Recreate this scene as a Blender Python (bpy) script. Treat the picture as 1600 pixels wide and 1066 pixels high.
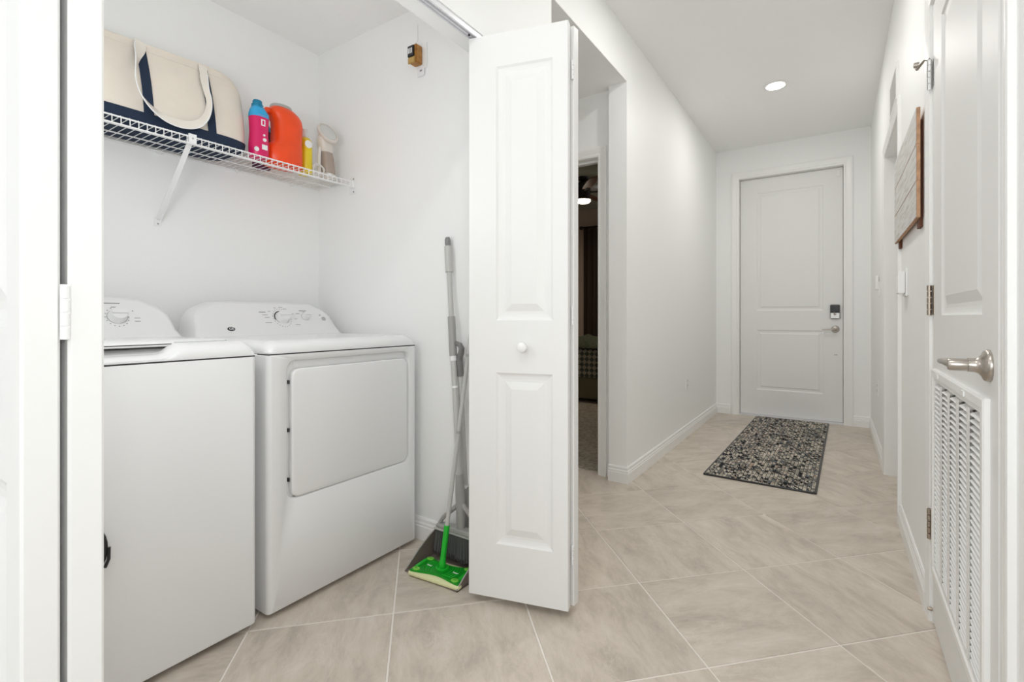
import bpy, bmesh, math, random
from mathutils import Vector, Matrix, noise
for o in list(bpy.data.objects): bpy.data.objects.remove(o)
SC = bpy.context.scene; COL = SC.collection
PI = math.pi; R = math.radians
random.seed(7)

# ---------------------------------------------------------------- camera, world, lights, exposure
cd = bpy.data.cameras.new('camera'); cam = bpy.data.objects.new('camera', cd); COL.objects.link(cam)
cam.location = (0, 0, 1.03); cam.rotation_euler = (R(90), 0, R(32.96))
cd.sensor_width = 36; cd.lens = 749.2/1600*36; cd.shift_x = -20.4/1600; cd.shift_y = -37.6/1600
cd.clip_start = .02; SC.camera = cam
w = bpy.data.worlds.new('world'); SC.world = w; w.use_nodes = True
w.node_tree.nodes['Background'].inputs[0].default_value = (.95, .98, 1.0, 1)
w.node_tree.nodes['Background'].inputs[1].default_value = 0.5
SC.view_settings.view_transform = 'Standard'; SC.view_settings.look = 'None'
SC.view_settings.gamma = 1; SC.view_settings.use_curve_mapping = False
SC.view_settings.exposure = 0.10
SC.cycles.max_bounces = 16; SC.cycles.diffuse_bounces = 12; SC.cycles.glossy_bounces = 6

def area(name, loc, rot, sx, sy, power, col=(1, 1, 1)):
    l = bpy.data.lights.new(name, 'AREA'); l.shape = 'RECTANGLE'; l.size = sx; l.size_y = sy
    l.energy = power; l.color = col
    o = bpy.data.objects.new(name, l); COL.objects.link(o); o.location = loc; o.rotation_euler = rot
    return o
area('camera_flash', (.17, -.05, 1.17), (R(90), 0, R(42)), .20, .20, 4.3, (.95, .98, 1))
area('living_room_daylight', (-.3, -2.3, 1.5), (R(90), 0, 0), 2.6, 2.2, 33, (.94, .97, 1))

for y_, e_ in ((.25, 5.6), (2.40, 7.6)):      # the hall's other recessed cans, above the frame
    area('hall_can_lamp', (-.388, y_, 2.785), (0, 0, 0), .12, .12, e_, (1, .985, .955)).data.shape = 'DISK'
cl_ = bpy.data.lights.new('closet_fill_light', 'POINT'); cl_.energy = 6.9; cl_.shadow_soft_size = .1; cl_.color = (.96, .98, 1)  # fill light without a fixture, added to brighten the closet
clo = bpy.data.objects.new('closet_fill_light', cl_); COL.objects.link(clo); clo.location = (-1.36, .40, 1.65)

# ---------------------------------------------------------------- materials
def mat(name, col, rough=.5, metal=0, bump=0, bscale=200, var=0, vscale=3, emit=None, est=0, coat=0, trans=0, spec=None):
    m = bpy.data.materials.new(name); m.use_nodes = True
    nt = m.node_tree; b = nt.nodes['Principled BSDF']
    b.inputs['Base Color'].default_value = (*col, 1); b.inputs['Roughness'].default_value = rough
    b.inputs['Metallic'].default_value = metal
    if coat: b.inputs['Coat Weight'].default_value = coat; b.inputs['Coat Roughness'].default_value = .1
    if trans: b.inputs['Transmission Weight'].default_value = trans
    if spec is not None: b.inputs['Specular IOR Level'].default_value = spec
    if emit: b.inputs['Emission Color'].default_value = (*emit, 1); b.inputs['Emission Strength'].default_value = est
    tc = nt.nodes.new('ShaderNodeTexCoord')
    if bump:
        n = nt.nodes.new('ShaderNodeTexNoise'); n.inputs['Scale'].default_value = bscale; n.inputs['Detail'].default_value = 4
        nt.links.new(tc.outputs['Object'], n.inputs['Vector'])
        bp = nt.nodes.new('ShaderNodeBump'); bp.inputs['Strength'].default_value = bump; bp.inputs['Distance'].default_value = .003
        nt.links.new(n.outputs['Fac'], bp.inputs['Height']); nt.links.new(bp.outputs['Normal'], b.inputs['Normal'])
    if var:
        n = nt.nodes.new('ShaderNodeTexNoise'); n.inputs['Scale'].default_value = vscale; n.inputs['Detail'].default_value = 5
        nt.links.new(tc.outputs['Object'], n.inputs['Vector'])
        r = nt.nodes.new('ShaderNodeValToRGB')
        r.color_ramp.elements[0].color = (*[c*(1-var) for c in col], 1); r.color_ramp.elements[1].color = (*[min(1, c*(1+var)) for c in col], 1)
        r.color_ramp.elements[0].position = .3; r.color_ramp.elements[1].position = .7
        nt.links.new(n.outputs['Fac'], r.inputs['Fac']); nt.links.new(r.outputs['Color'], b.inputs['Base Color'])
    return m

M = {}
M['wall'] = mat('wall_paint', (.885, .89, .885), .55, bump=.12, bscale=90)
M['ceil'] = mat('ceiling_texture', (.905, .91, .905), .8, bump=.45, bscale=55)
M['trim'] = mat('trim_enamel', (.86, .86, .85), .32)
M['door'] = mat('door_enamel', (.80, .80, .79), .45)
M['appl'] = mat('appliance_enamel', (.80, .803, .806), .25, coat=.3)
M['appl2'] = mat('console_plastic', (.81, .81, .81), .35)
M['gap'] = mat('dark_gap', (.03, .03, .03), .7)
M['grayprint'] = mat('gray_print', (.25, .25, .26), .6)
M['black'] = mat('black_plastic', (.02, .02, .022), .35)
M['white_print'] = mat('white_print', (.85, .85, .85), .5)
M['wire'] = mat('white_vinyl_wire', (.85, .85, .85), .3)
M['chrome'] = mat('chrome', (.8, .8, .8), .12, 1)
M['nickel'] = mat('satin_nickel', (.47, .43, .39), .3, 1)
M['nickel_d'] = mat('aged_nickel', (.42, .36, .30), .35, 1)
M['alu'] = mat('track_aluminium', (.74, .74, .77), .35, .25)
M['canvas'] = mat('cream_canvas', (.78, .71, .62), .9, bump=.3, bscale=600, var=.05, vscale=6)
M['canvas_l'] = mat('pale_canvas', (.80, .75, .68), .9, bump=.3, bscale=600)
M['navy'] = mat('navy_canvas', (.012, .025, .055), .9, bump=.3, bscale=600)
M['pink'] = mat('pink_label', (.70, .012, .13), .3)
M['pinkd'] = mat('dark_purple_label', (.10, .01, .06), .35)
M['teal'] = mat('teal_cap', (.0, .20, .36), .3)
M['sky'] = mat('sky_blue_plastic', (.03, .38, .72), .25)
M['orange'] = mat('orange_plastic', (.90, .075, .008), .32, var=.06, vscale=15)
M['yellow'] = mat('yellow_plastic', (.80, .62, .02), .3)
M['lidgray'] = mat('gray_lid', (.42, .42, .40), .4)
M['bottlewhite'] = mat('clear_bottle', (.72, .70, .68), .25)
M['beige'] = mat('beige_translucent_plastic', (.50, .41, .35), .25, trans=.25)
M['beigel'] = mat('pale_beige_plastic', (.70, .66, .61), .3)
M['lens'] = mat('pale_grey_disc', (.62, .62, .60), .3)
M['copper'] = mat('transformer_core', (.42, .20, .05), .45, .4, var=.25, vscale=60)
M['gold'] = mat('brass_laminations', (.55, .36, .12), .4, .5)
M['paper'] = mat('paper_tag', (.82, .82, .84), .8)
M['greydk'] = mat('grey_grip', (.19, .185, .18), .5)
M['greylt'] = mat('light_grey_pole', (.52, .52, .50), .35)
M['greymd'] = mat('mid_grey_plastic', (.37, .365, .35), .45)
M['greycap'] = mat('charcoal_cap', (.22, .22, .215), .4)
M['pan'] = mat('taupe_dustpan', (.20, .165, .14), .45)
M['pan_e'] = mat('grey_dustpan_rim', (.38, .36, .33), .45)
M['brist'] = mat('dark_bristles', (.055, .055, .052), .8)
M['brist2'] = mat('grey_bristle_tips', (.13, .13, .125), .8)
M['green'] = mat('bright_green_plastic', (.012, .48, .03), .3)
M['green_d'] = mat('mid_green_plastic', (.0, .27, .01), .35)
M['green_l'] = mat('lime_gripper', (.20, .62, .07), .35)
M['padyellow'] = mat('pale_yellow_pad', (.78, .78, .46), .9, bump=.3, bscale=300)
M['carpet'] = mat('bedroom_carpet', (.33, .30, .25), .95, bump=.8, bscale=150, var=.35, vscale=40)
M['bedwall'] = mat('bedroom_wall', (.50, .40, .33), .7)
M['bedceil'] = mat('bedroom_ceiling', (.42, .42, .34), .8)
M['curtain'] = mat('brown_curtain', (.040, .024, .016), .85)
M['rod'] = mat('dark_bronze', (.02, .016, .012), .4, .5)
M['throw'] = mat('green_throw', (.050, .062, .034), .95, bump=.8, bscale=60, var=.4, vscale=25)
M['bedbase'] = mat('olive_bed_base', (.17, .15, .09), .9)
M['blade'] = mat('fan_blade_wood', (.13, .055, .02), .5)
M['glow'] = mat('fan_light_diffuser', (1, .95, .85), .5, emit=(1, .88, .70), est=16)
M['canglow'] = mat('downlight_diffuser', (1, .97, .9), .5, emit=(1, .93, .82), est=16)
M['rubber'] = mat('white_rubber', (.75, .75, .75), .6)
M['lock_w'] = mat('lock_silver', (.72, .72, .70), .3, .2)
M['signwood'] = mat('sign_wood_edge', (.50, .29, .17), .7, var=.2, vscale=40)
M['signdark'] = mat('sign_batten_wood', (.13, .045, .02), .7)

def ramp(nt, fac, cols):
    r = nt.nodes.new('ShaderNodeValToRGB'); el = r.color_ramp.elements
    while len(el) < len(cols): el.new(.5)
    for e, (p, c) in zip(el, cols): e.position = p; e.color = (*c, 1)
    nt.links.new(fac, r.inputs['Fac']); return r.outputs['Color']

def tile_material():
    m = bpy.data.materials.new('porcelain_tile'); m.use_nodes = True; nt = m.node_tree; b = nt.nodes['Principled BSDF']
    tc = nt.nodes.new('ShaderNodeTexCoord'); oi = nt.nodes.new('ShaderNodeObjectInfo')
    mul = nt.nodes.new('ShaderNodeVectorMath'); mul.operation = 'SCALE'; mul.inputs['Scale'].default_value = 37
    cmb = nt.nodes.new('ShaderNodeCombineXYZ')
    for i in range(3): nt.links.new(oi.outputs['Random'], cmb.inputs[i])
    nt.links.new(cmb.outputs[0], mul.inputs[0])
    add = nt.nodes.new('ShaderNodeVectorMath'); add.operation = 'ADD'
    nt.links.new(tc.outputs['Object'], add.inputs[0]); nt.links.new(mul.outputs[0], add.inputs[1])
    mp = nt.nodes.new('ShaderNodeMapping'); mp.inputs['Scale'].default_value = (1, 2.6, 1); mp.inputs['Rotation'].default_value = (0, 0, .5)
    nt.links.new(add.outputs[0], mp.inputs['Vector'])
    n1 = nt.nodes.new('ShaderNodeTexNoise'); n1.inputs['Scale'].default_value = 4.2; n1.inputs['Detail'].default_value = 9; n1.inputs['Roughness'].default_value = .74; n1.inputs['Distortion'].default_value = .35
    nt.links.new(mp.outputs[0], n1.inputs['Vector'])
    c1 = ramp(nt, n1.outputs['Fac'], [(.28, (.38, .33, .28)), (.5, (.545, .48, .41)), (.72, (.65, .59, .525))])
    n2 = nt.nodes.new('ShaderNodeTexNoise'); n2.inputs['Scale'].default_value = 3.6; n2.inputs['Detail'].default_value = 10; n2.inputs['Roughness'].default_value = .62; n2.inputs['Distortion'].default_value = .7
    nt.links.new(mp.outputs[0], n2.inputs['Vector'])
    v = ramp(nt, n2.outputs['Fac'], [(.486, (0, 0, 0)), (.499, (.55, .55, .55)), (.512, (0, 0, 0))])
    n3 = nt.nodes.new('ShaderNodeTexNoise'); n3.inputs['Scale'].default_value = 2; nt.links.new(mp.outputs[0], n3.inputs['Vector'])
    gate = ramp(nt, n3.outputs['Fac'], [(.5, (0, 0, 0)), (.68, (1, 1, 1))])
    mg = nt.nodes.new('ShaderNodeMix'); mg.data_type = 'RGBA'; mg.blend_type = 'MULTIPLY'; mg.inputs[0].default_value = 1
    nt.links.new(v, mg.inputs[6]); nt.links.new(gate, mg.inputs[7])
    mx = nt.nodes.new('ShaderNodeMix'); mx.data_type = 'RGBA'
    nt.links.new(mg.outputs[2], mx.inputs[0]); nt.links.new(c1, mx.inputs[6]); mx.inputs[7].default_value = (.68, .62, .56, 1)
    hs = nt.nodes.new('ShaderNodeHueSaturation')
    mr = nt.nodes.new('ShaderNodeMapRange'); mr.inputs[3].default_value = 1.0; mr.inputs[4].default_value = 1.10
    nt.links.new(oi.outputs['Random'], mr.inputs[0]); nt.links.new(mr.outputs[0], hs.inputs['Value'])
    nt.links.new(mx.outputs[2], hs.inputs['Color']); nt.links.new(hs.outputs[0], b.inputs['Base Color'])
    b.inputs['Roughness'].default_value = .42
    bp = nt.nodes.new('ShaderNodeBump'); bp.inputs['Strength'].default_value = .15; bp.inputs['Distance'].default_value = .002
    nt.links.new(n1.outputs['Fac'], bp.inputs['Height']); nt.links.new(bp.outputs['Normal'], b.inputs['Normal'])
    return m
M['tile'] = tile_material()
M['grout'] = mat('grout', (.80, .755, .70), .9, bump=.3, bscale=300)

def coverlet_material():
    m = bpy.data.materials.new('patterned_coverlet'); m.use_nodes = True; nt = m.node_tree; b = nt.nodes['Principled BSDF']
    tc = nt.nodes.new('ShaderNodeTexCoord'); mp = nt.nodes.new('ShaderNodeMapping'); mp.inputs['Rotation'].default_value = (0, R(45), 0)
    nt.links.new(tc.outputs['Object'], mp.inputs['Vector'])
    c = nt.nodes.new('ShaderNodeTexChecker'); c.inputs['Scale'].default_value = 22
    c.inputs['Color1'].default_value = (.36, .33, .25, 1); c.inputs['Color2'].default_value = (.07, .08, .06, 1)
    nt.links.new(mp.outputs[0], c.inputs['Vector']); nt.links.new(c.outputs['Color'], b.inputs['Base Color']); b.inputs['Roughness'].default_value = .9
    return m
M['coverlet'] = coverlet_material()

def yarn_material():
    m = bpy.data.materials.new('rug_yarn'); m.use_nodes = True; nt = m.node_tree; b = nt.nodes['Principled BSDF']
    a = nt.nodes.new('ShaderNodeAttribute'); a.attribute_name = 'yarn'
    nt.links.new(a.outputs['Color'], b.inputs['Base Color']); b.inputs['Roughness'].default_value = .95
    return m
M['yarn'] = yarn_material()

def sign_material():
    m = bpy.data.materials.new('whitewashed_plank'); m.use_nodes = True; nt = m.node_tree; b = nt.nodes['Principled BSDF']
    tc = nt.nodes.new('ShaderNodeTexCoord'); mp = nt.nodes.new('ShaderNodeMapping'); mp.inputs['Scale'].default_value = (3, 3, 40)
    nt.links.new(tc.outputs['Object'], mp.inputs['Vector'])
    n = nt.nodes.new('ShaderNodeTexNoise'); n.inputs['Scale'].default_value = 2; n.inputs['Detail'].default_value = 6
    nt.links.new(mp.outputs[0], n.inputs['Vector'])
    c = ramp(nt, n.outputs['Fac'], [(.3, (.50, .47, .43)), (.55, (.66, .65, .63))])
    nt.links.new(c, b.inputs['Base Color']); b.inputs['Roughness'].default_value = .8
    return m
M['sign'] = sign_material()

# ---------------------------------------------------------------- mesh helpers
class MB:
    def __init__(s): s.v = []; s.f = []; s.m = []; s.cur = 0
    def add(s, vs, fs):
        n = len(s.v); s.v += [tuple(v) for v in vs]; s.f += [tuple(i+n for i in f) for f in fs]; s.m += [s.cur]*len(fs); return s
    def box(s, x0, x1, y0, y1, z0, z1):
        return s.add([(x0,y0,z0),(x1,y0,z0),(x1,y1,z0),(x0,y1,z0),(x0,y0,z1),(x1,y0,z1),(x1,y1,z1),(x0,y1,z1)],
              [(0,3,2,1),(4,5,6,7),(0,1,5,4),(1,2,6,5),(2,3,7,6),(3,0,4,7)])
    def loft(s, loops, c0=True, c1=True, closed=True):
        n = len(loops[0]); vs = [p for l in loops for p in l]; fs = []
        for i in range(len(loops)-1):
            for j in range(n if closed else n-1):
                k = (j+1) % n; fs.append((i*n+j, i*n+k, (i+1)*n+k, (i+1)*n+j))
        if c0: fs.append(tuple(reversed(range(n))))
        if c1: fs.append(tuple(range((len(loops)-1)*n, len(loops)*n)))
        return s.add(vs, fs)
    def tube(s, pts, r, n=10, cap=True, flat=1.0):
        pts = [Vector(p) for p in pts]; rr = r if isinstance(r, (list, tuple)) else [r]*len(pts)
        loops = []; up = None
        for i, p in enumerate(pts):
            t = (pts[min(i+1, len(pts)-1)] - pts[max(i-1, 0)]).normalized()
            if up is None:
                up = Vector((0, 0, 1)) if abs(t.z) < .9 else Vector((1, 0, 0))
            a = (up - t*up.dot(t)).normalized(); b = t.cross(a); up = a
            loops.append([p + a*(rr[i]*flat*math.cos(2*PI*k/n)) + b*(rr[i]*math.sin(2*PI*k/n)) for k in range(n)])
        return s.loft(loops, cap, cap)
    def cyl(s, a, b, r, n=16): return s.tube([a, b], r, n)
    def lathe(s, prof, c=(0,0,0), axis='z', n=24, sy=1.0):
        loops = []
        for r, h in prof:
            l = []
            for k in range(n):
                x, y = r*math.cos(2*PI*k/n), r*sy*math.sin(2*PI*k/n)
                if axis == 'z': p = (x, y, h)
                elif axis == 'x': p = (h, x, y)
                else: p = (y, h, x)
                l.append((c[0]+p[0], c[1]+p[1], c[2]+p[2]))
            loops.append(l)
        return s.loft(loops)
    def xf(s, mtx, start=0):
        s.v = s.v[:start] + [tuple(mtx @ Vector(v)) for v in s.v[start:]]; return s

def mesh(name, mb, mats, smooth=False, angle=35, bevel=0):
    me = bpy.data.meshes.new(name); me.from_pydata(mb.v, [], mb.f)
    mats = mats if isinstance(mats, (list, tuple)) else [mats]
    for m in mats: me.materials.append(M[m] if isinstance(m, str) else m)
    me.polygons.foreach_set('material_index', mb.m)
    bm = bmesh.new(); bm.from_mesh(me)
    bmesh.ops.recalc_face_normals(bm, faces=bm.faces)
    if bevel:
        ed = [e for e in bm.edges if len(e.link_faces) == 2 and e.calc_face_angle(0) > R(40)]
        bmesh.ops.bevel(bm, geom=ed, offset=bevel, segments=2, affect='EDGES', clamp_overlap=True)
    if smooth or bevel:
        for f in bm.faces: f.smooth = True
        for e in bm.edges:
            if len(e.link_faces) == 2 and e.calc_face_angle(0) > R(angle): e.smooth = False
    bm.to_mesh(me); bm.free()
    return me
def ob(name, mb, mats, parent=None, loc=None, rot=None, **k):
    o = bpy.data.objects.new(name, mesh(name, mb, mats, **k)); COL.objects.link(o)
    if parent: o.parent = parent
    if loc: o.location = loc
    if rot: o.rotation_euler = rot
    return o
def dup(o, parent, loc=None, rot=None):
    c = o.copy(); COL.objects.link(c); c.parent = parent
    if loc is not None: c.location = loc
    if rot is not None: c.rotation_euler = rot
    return c
def tag(o, label, cat, group=None):
    o['label'] = label; o['category'] = cat
    if group: o['group'] = group
    return o
def thing(name, label, cat, loc=(0,0,0), rotz=0, group=None):
    o = bpy.data.objects.new(name, None); COL.objects.link(o); o.empty_display_size = .1
    o.location = loc; o.rotation_euler = (0, 0, rotz)
    return tag(o, label, cat, group)
def struct(name, mb, m, label=None, parent=None, **k):
    o = ob(name, mb, m, parent, **k)
    if not parent: o['kind'] = 'structure'
    if label: o['label'] = label
    return o
def sroot(name, label, loc, rotz=0):
    o = bpy.data.objects.new(name, None); COL.objects.link(o); o.location = loc; o.rotation_euler = (0, 0, rotz)
    o['kind'] = 'structure'; o['label'] = label; return o
def rrect(a0, a1, b0, b1, r, n=6):
    """rounded rectangle in 2-D, counter-clockwise"""
    P = []
    for cx, cy, s in ((a1-r, b0+r, -PI/2), (a1-r, b1-r, 0), (a0+r, b1-r, PI/2), (a0+r, b0+r, PI)):
        for k in range(n+1):
            t = s + k*PI/2/n; P.append((cx+r*math.cos(t), cy+r*math.sin(t)))
    return P
def text_mb(s, size, depth=.0006):
    cu = bpy.data.curves.new('lettering', 'FONT'); cu.body = s; cu.size = size; cu.extrude = depth
    cu.align_x = 'CENTER'; cu.align_y = 'CENTER'; cu.resolution_u = 2
    o = bpy.data.objects.new('lettering', cu); COL.objects.link(o)
    dg = bpy.context.evaluated_depsgraph_get(); me = bpy.data.meshes.new_from_object(o.evaluated_get(dg))
    mb = MB(); mb.add([v.co[:] for v in me.vertices], [tuple(p.vertices) for p in me.polygons])
    bpy.data.objects.remove(o); bpy.data.meshes.remove(me); return mb

# ---------------------------------------------------------------- room shell
XL, XR = -1.085, .2725; CZ = 2.80; YE = 5.47
sub = MB().box(-4.4, 1.2, -2.6, 7.2, -.12, -.0022)
floor = struct('floor', sub, 'grout', 'beige porcelain tile floor laid on the diagonal with pale grout')
# tiles: lattice taken from the photograph (0.4605 m pitch at 45 degrees)
P0 = Vector((-.64, 1.801)); e1 = Vector((.3256, .3256)); e2 = Vector((.3256, -.3256)); HW = .4605/2 - .0030
tb = MB(); lo = []
for ins, z in ((0, -.0024), (0, -.0010), (.0012, 0)):
    h = HW - ins; lo.append([(-h, -h, z), (h, -h, z), (h, h, z), (-h, h, z)])
tb.loft(lo, c0=False)
tile_me = mesh('tile', tb, 'tile')
def in_floor(c):
    g = .27
    for x0, x1, y0, y1 in ((XL, XR, -1.6, 5.5), (-2.41, XL, 0, 1.61), (-2.3, XL, 1.9, 2.93), (XR, .40, 3.07, 3.9)):
        if x0-g < c.x < x1+g and y0-g < c.y < y1+g: return True
    return False
for i in range(-14, 16):
    for j in range(-14, 16):
        c = P0 + e1*(i+.5) + e2*(j+.5)
        if in_floor(c) and not (c.x < XL-.3 and c.y > 3.05):
            t = bpy.data.objects.new('tile', tile_me); COL.objects.link(t); t.parent = floor
            t.location = (c.x, c.y, 0); t.rotation_euler = (0, 0, PI/4 + random.choice((0, 1, 2, 3))*PI/2)

wl = MB()
wl.box(XL-.12, XL, -2.5, .10, 0, CZ)
wl.box(XL-.12, XL, .10, 1.56, 2.062, CZ)
wl.box(XL-.12, XL, 1.56, 1.893, 0, CZ)
wl.box(XL-.12, XL, 1.893, 2.83, 2.492, CZ)
wl.box(XL-.12, XL, 2.83, 5.62, 0, CZ)
struct('wall_left', wl, 'wall', 'white hall wall on the left with the laundry closet opening')
wr = MB()
wr.box(XR, XR+.115, -2.5, 1.262, 0, CZ); wr.box(XR, XR+.115, 1.262, 2.112, 2.085, CZ)
wr.box(XR, XR+.115, 2.112, 3.055, 0, CZ); wr.box(XR, XR+.115, 3.055, 3.905, 2.075, CZ); wr.box(XR, XR+.115, 3.905, 5.62, 0, CZ)
struct('wall_right', wr, 'wall', 'white hall wall on the right')
wf = MB()
wf.box(XL, -.868, YE, YE+.14, 0, CZ); wf.box(.07, XR, YE, YE+.14, 0, CZ); wf.box(-.868, .07, YE, YE+.14, 2.485, CZ)
struct('wall_far', wf, 'wall', 'white end wall around the front door')
struct('wall_closet_back', MB().box(-2.53, -2.409, -.12, 1.893, 0, 2.6), 'wall', 'white back wall of the laundry closet')
struct('wall_closet_right', MB().box(-2.409, XL-.12, 1.61, 1.893, 0, 2.6), 'wall', 'white side wall of the laundry closet beside the broom')
struct('wall_closet_left', MB().box(-2.409, XL-.12, -.12, .06, 0, 2.6), 'wall')
wa = MB()
wa.box(-2.45, -2.085, 2.885, 3.0, 0, 2.9); wa.box(-1.292, XL-.12, 2.885, 3.0, 0, 2.9); wa.box(-2.085, -1.292, 2.885, 3.0, 2.082, 2.9)
struct('wall_alcove', wa, 'wall', 'white alcove wall around the bedroom doorway')
struct('wall_alcove_left', MB().box(-2.45, -2.30, 1.893, 2.885, 0, 2.6), 'wall')
struct('ceiling', MB().box(XL-.12, XR+.115, -2.5, 5.62, CZ, CZ+.1), 'ceil', 'white textured hall ceiling')
struct('ceiling_closet', MB().box(-2.53, XL-.12, -.12, 1.75, 2.481, 2.6), 'ceil')
struct('ceiling_alcove', MB().box(-2.45, XL-.001, 1.894, 2.829, 2.488, 2.6), 'ceil')
struct('ceiling_alcove_end', MB().box(-2.45, XL-.121, 2.829, 2.885, 2.488, 2.6), 'ceil')
# bedroom shell
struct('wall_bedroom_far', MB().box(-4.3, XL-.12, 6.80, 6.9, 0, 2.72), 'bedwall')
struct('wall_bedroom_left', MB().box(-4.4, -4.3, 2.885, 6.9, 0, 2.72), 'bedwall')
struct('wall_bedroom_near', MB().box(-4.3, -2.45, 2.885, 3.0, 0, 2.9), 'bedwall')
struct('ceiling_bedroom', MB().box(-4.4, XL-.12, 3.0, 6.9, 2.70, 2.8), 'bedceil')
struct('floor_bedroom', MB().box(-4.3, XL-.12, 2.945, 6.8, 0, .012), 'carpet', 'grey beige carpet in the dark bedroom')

# baseboards
BP = [(0, 0), (.0145, 0), (.0145, .062), (.0115, .066), (.0115, .072), (.0125, .074), (.0085, .082), (.0085, .094), (.004, .102), (0, .102)]
def baseboard(name, a, b, nrm, m0=0, m1=0):
    """a->b along the wall foot, nrm pointing into the room; m0/m1 mitre shift per unit depth"""
    a = Vector((*a, 0)); b = Vector((*b, 0)); d = (b-a).normalized(); n = Vector((*nrm, 0)); mb = MB()
    mb.loft([[a + n*p + d*(m0*p) + Vector((0, 0, q)) for p, q in BP], [b + n*p + d*(m1*p) + Vector((0, 0, q)) for p, q in BP]])
    return struct(name, mb, 'trim')
baseboard('baseboard_left', (XL, 2.83), (XL, YE), (1, 0), -1, -1)
baseboard('baseboard_left_return', (XL-.12, 2.83), (XL, 2.83), (0, -1), -0, 1)
baseboard('baseboard_far_left', (XL, YE), (-.935, YE), (0, -1), 1, 0)
baseboard('baseboard_far_right', (.135, YE), (XR, YE), (0, -1), 0, -1)
baseboard('baseboard_right_far', (XR, 3.97), (XR, YE), (-1, 0), 0, -1)
baseboard('baseboard_right', (XR, 2.17), (XR, 3.005), (-1, 0))
baseboard('baseboard_closet_right', (-2.40, 1.61), (XL-.12, 1.61), (0, -1))
baseboard('baseboard_left_stub', (XL, 1.56), (XL, 1.893), (1, 0))

# ---------------------------------------------------------------- trims (casings)
def casing_frame(name, plane, inner, width, top, thick, face, label=None):
    """plane 'x' or 'y' ; inner (lo, hi) clear opening ; face sign the casing stands proud in"""
    lo_, hi = inner; mb = MB()
    prof = [(0, 0), (0, thick*.55), (width*.18, thick*.72), (width*.30, thick*.62), (width*.72, thick*.95), (width*.86, thick), (width, thick*.9), (width, 0)]
    loops = []
    # U path: foot lo, corner lo, corner hi, foot hi ; mitred
    for (sx, sz, foot) in ((-1, 0, 0), (-1, 1, 1), (1, 1, 1), (1, 0, 0)):
        l = []
        for p, q in prof:
            along = (lo_ - p) if sx < 0 else (hi + p); z = (top + p) if foot else 0
            if plane[0] == 'x': l.append((plane[1] + face*q, along, z))
            else: l.append((along, plane[1] + face*q, z))
        loops.append(l)
    mb.loft(loops)
    return struct(name, mb, 'trim', label)
casing_frame('trim_1', ('y', YE), (-.858, .060), .074, 2.478, .018, -1, 'white casing around the front door')
casing_frame('trim_2', ('x', XR), (1.262, 2.108), .058, 2.085, .0135, -1, 'white casing around the vented closet door')
casing_frame('trim_3', ('x', XR), (3.065, 3.905), .058, 2.075, .0165, -1, 'white casing of the doorway beyond the wooden sign')
casing_frame('trim_4', ('y', 2.885), (-2.075, -1.300), .060, 2.075, .016, -1, 'white casing around the bedroom doorway')
# jamb linings
def jamb(name, b): struct(name, b, 'trim')
j = MB(); j.box(-.868, -.858, YE, YE+.14, 0, 2.485); j.box(.060, .07, YE, YE+.14, 0, 2.485); j.box(-.858, .060, YE, YE+.14, 2.478, 2.485)
j.box(-.858, -.846, YE+.10, YE+.14, 0, 2.478); j.box(.048, .060, YE+.10, YE+.14, 0, 2.478); jamb('trim_5', j)
j = MB(); j.box(XR, XR+.115, 1.262, 1.272, 0, 2.085); j.box(XR, XR+.115, 2.098, 2.112, 0, 2.085); j.box(XR, XR+.115, 1.272, 2.098, 2.077, 2.085); jamb('trim_6', j)
j = MB(); j.box(XR, XR+.115, 3.055, 3.065, 0, 2.075); j.box(XR, XR+.115, 3.897, 3.905, 0, 2.075); j.box(XR, XR+.115, 3.065, 3.897, 2.067, 2.075); jamb('trim_7', j)
j = MB(); j.box(-2.085, -2.075, 2.885, 3.0, 0, 2.082); j.box(-1.300, -1.292, 2.885, 3.0, 0, 2.082); j.box(-2.075, -1.300, 2.885, 3.0, 2.072, 2.082)
j.box(-1.312, -1.300, 2.93, 2.965, 0, 2.072); j.box(-2.075, -1.312, 2.93, 2.965, 2.058, 2.072); jamb('trim_8', j)
struct('trim_9', MB().box(-.858, .060, YE+.01, YE+.14, 0, .012), 'alu', 'grey threshold under the front door')

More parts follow.
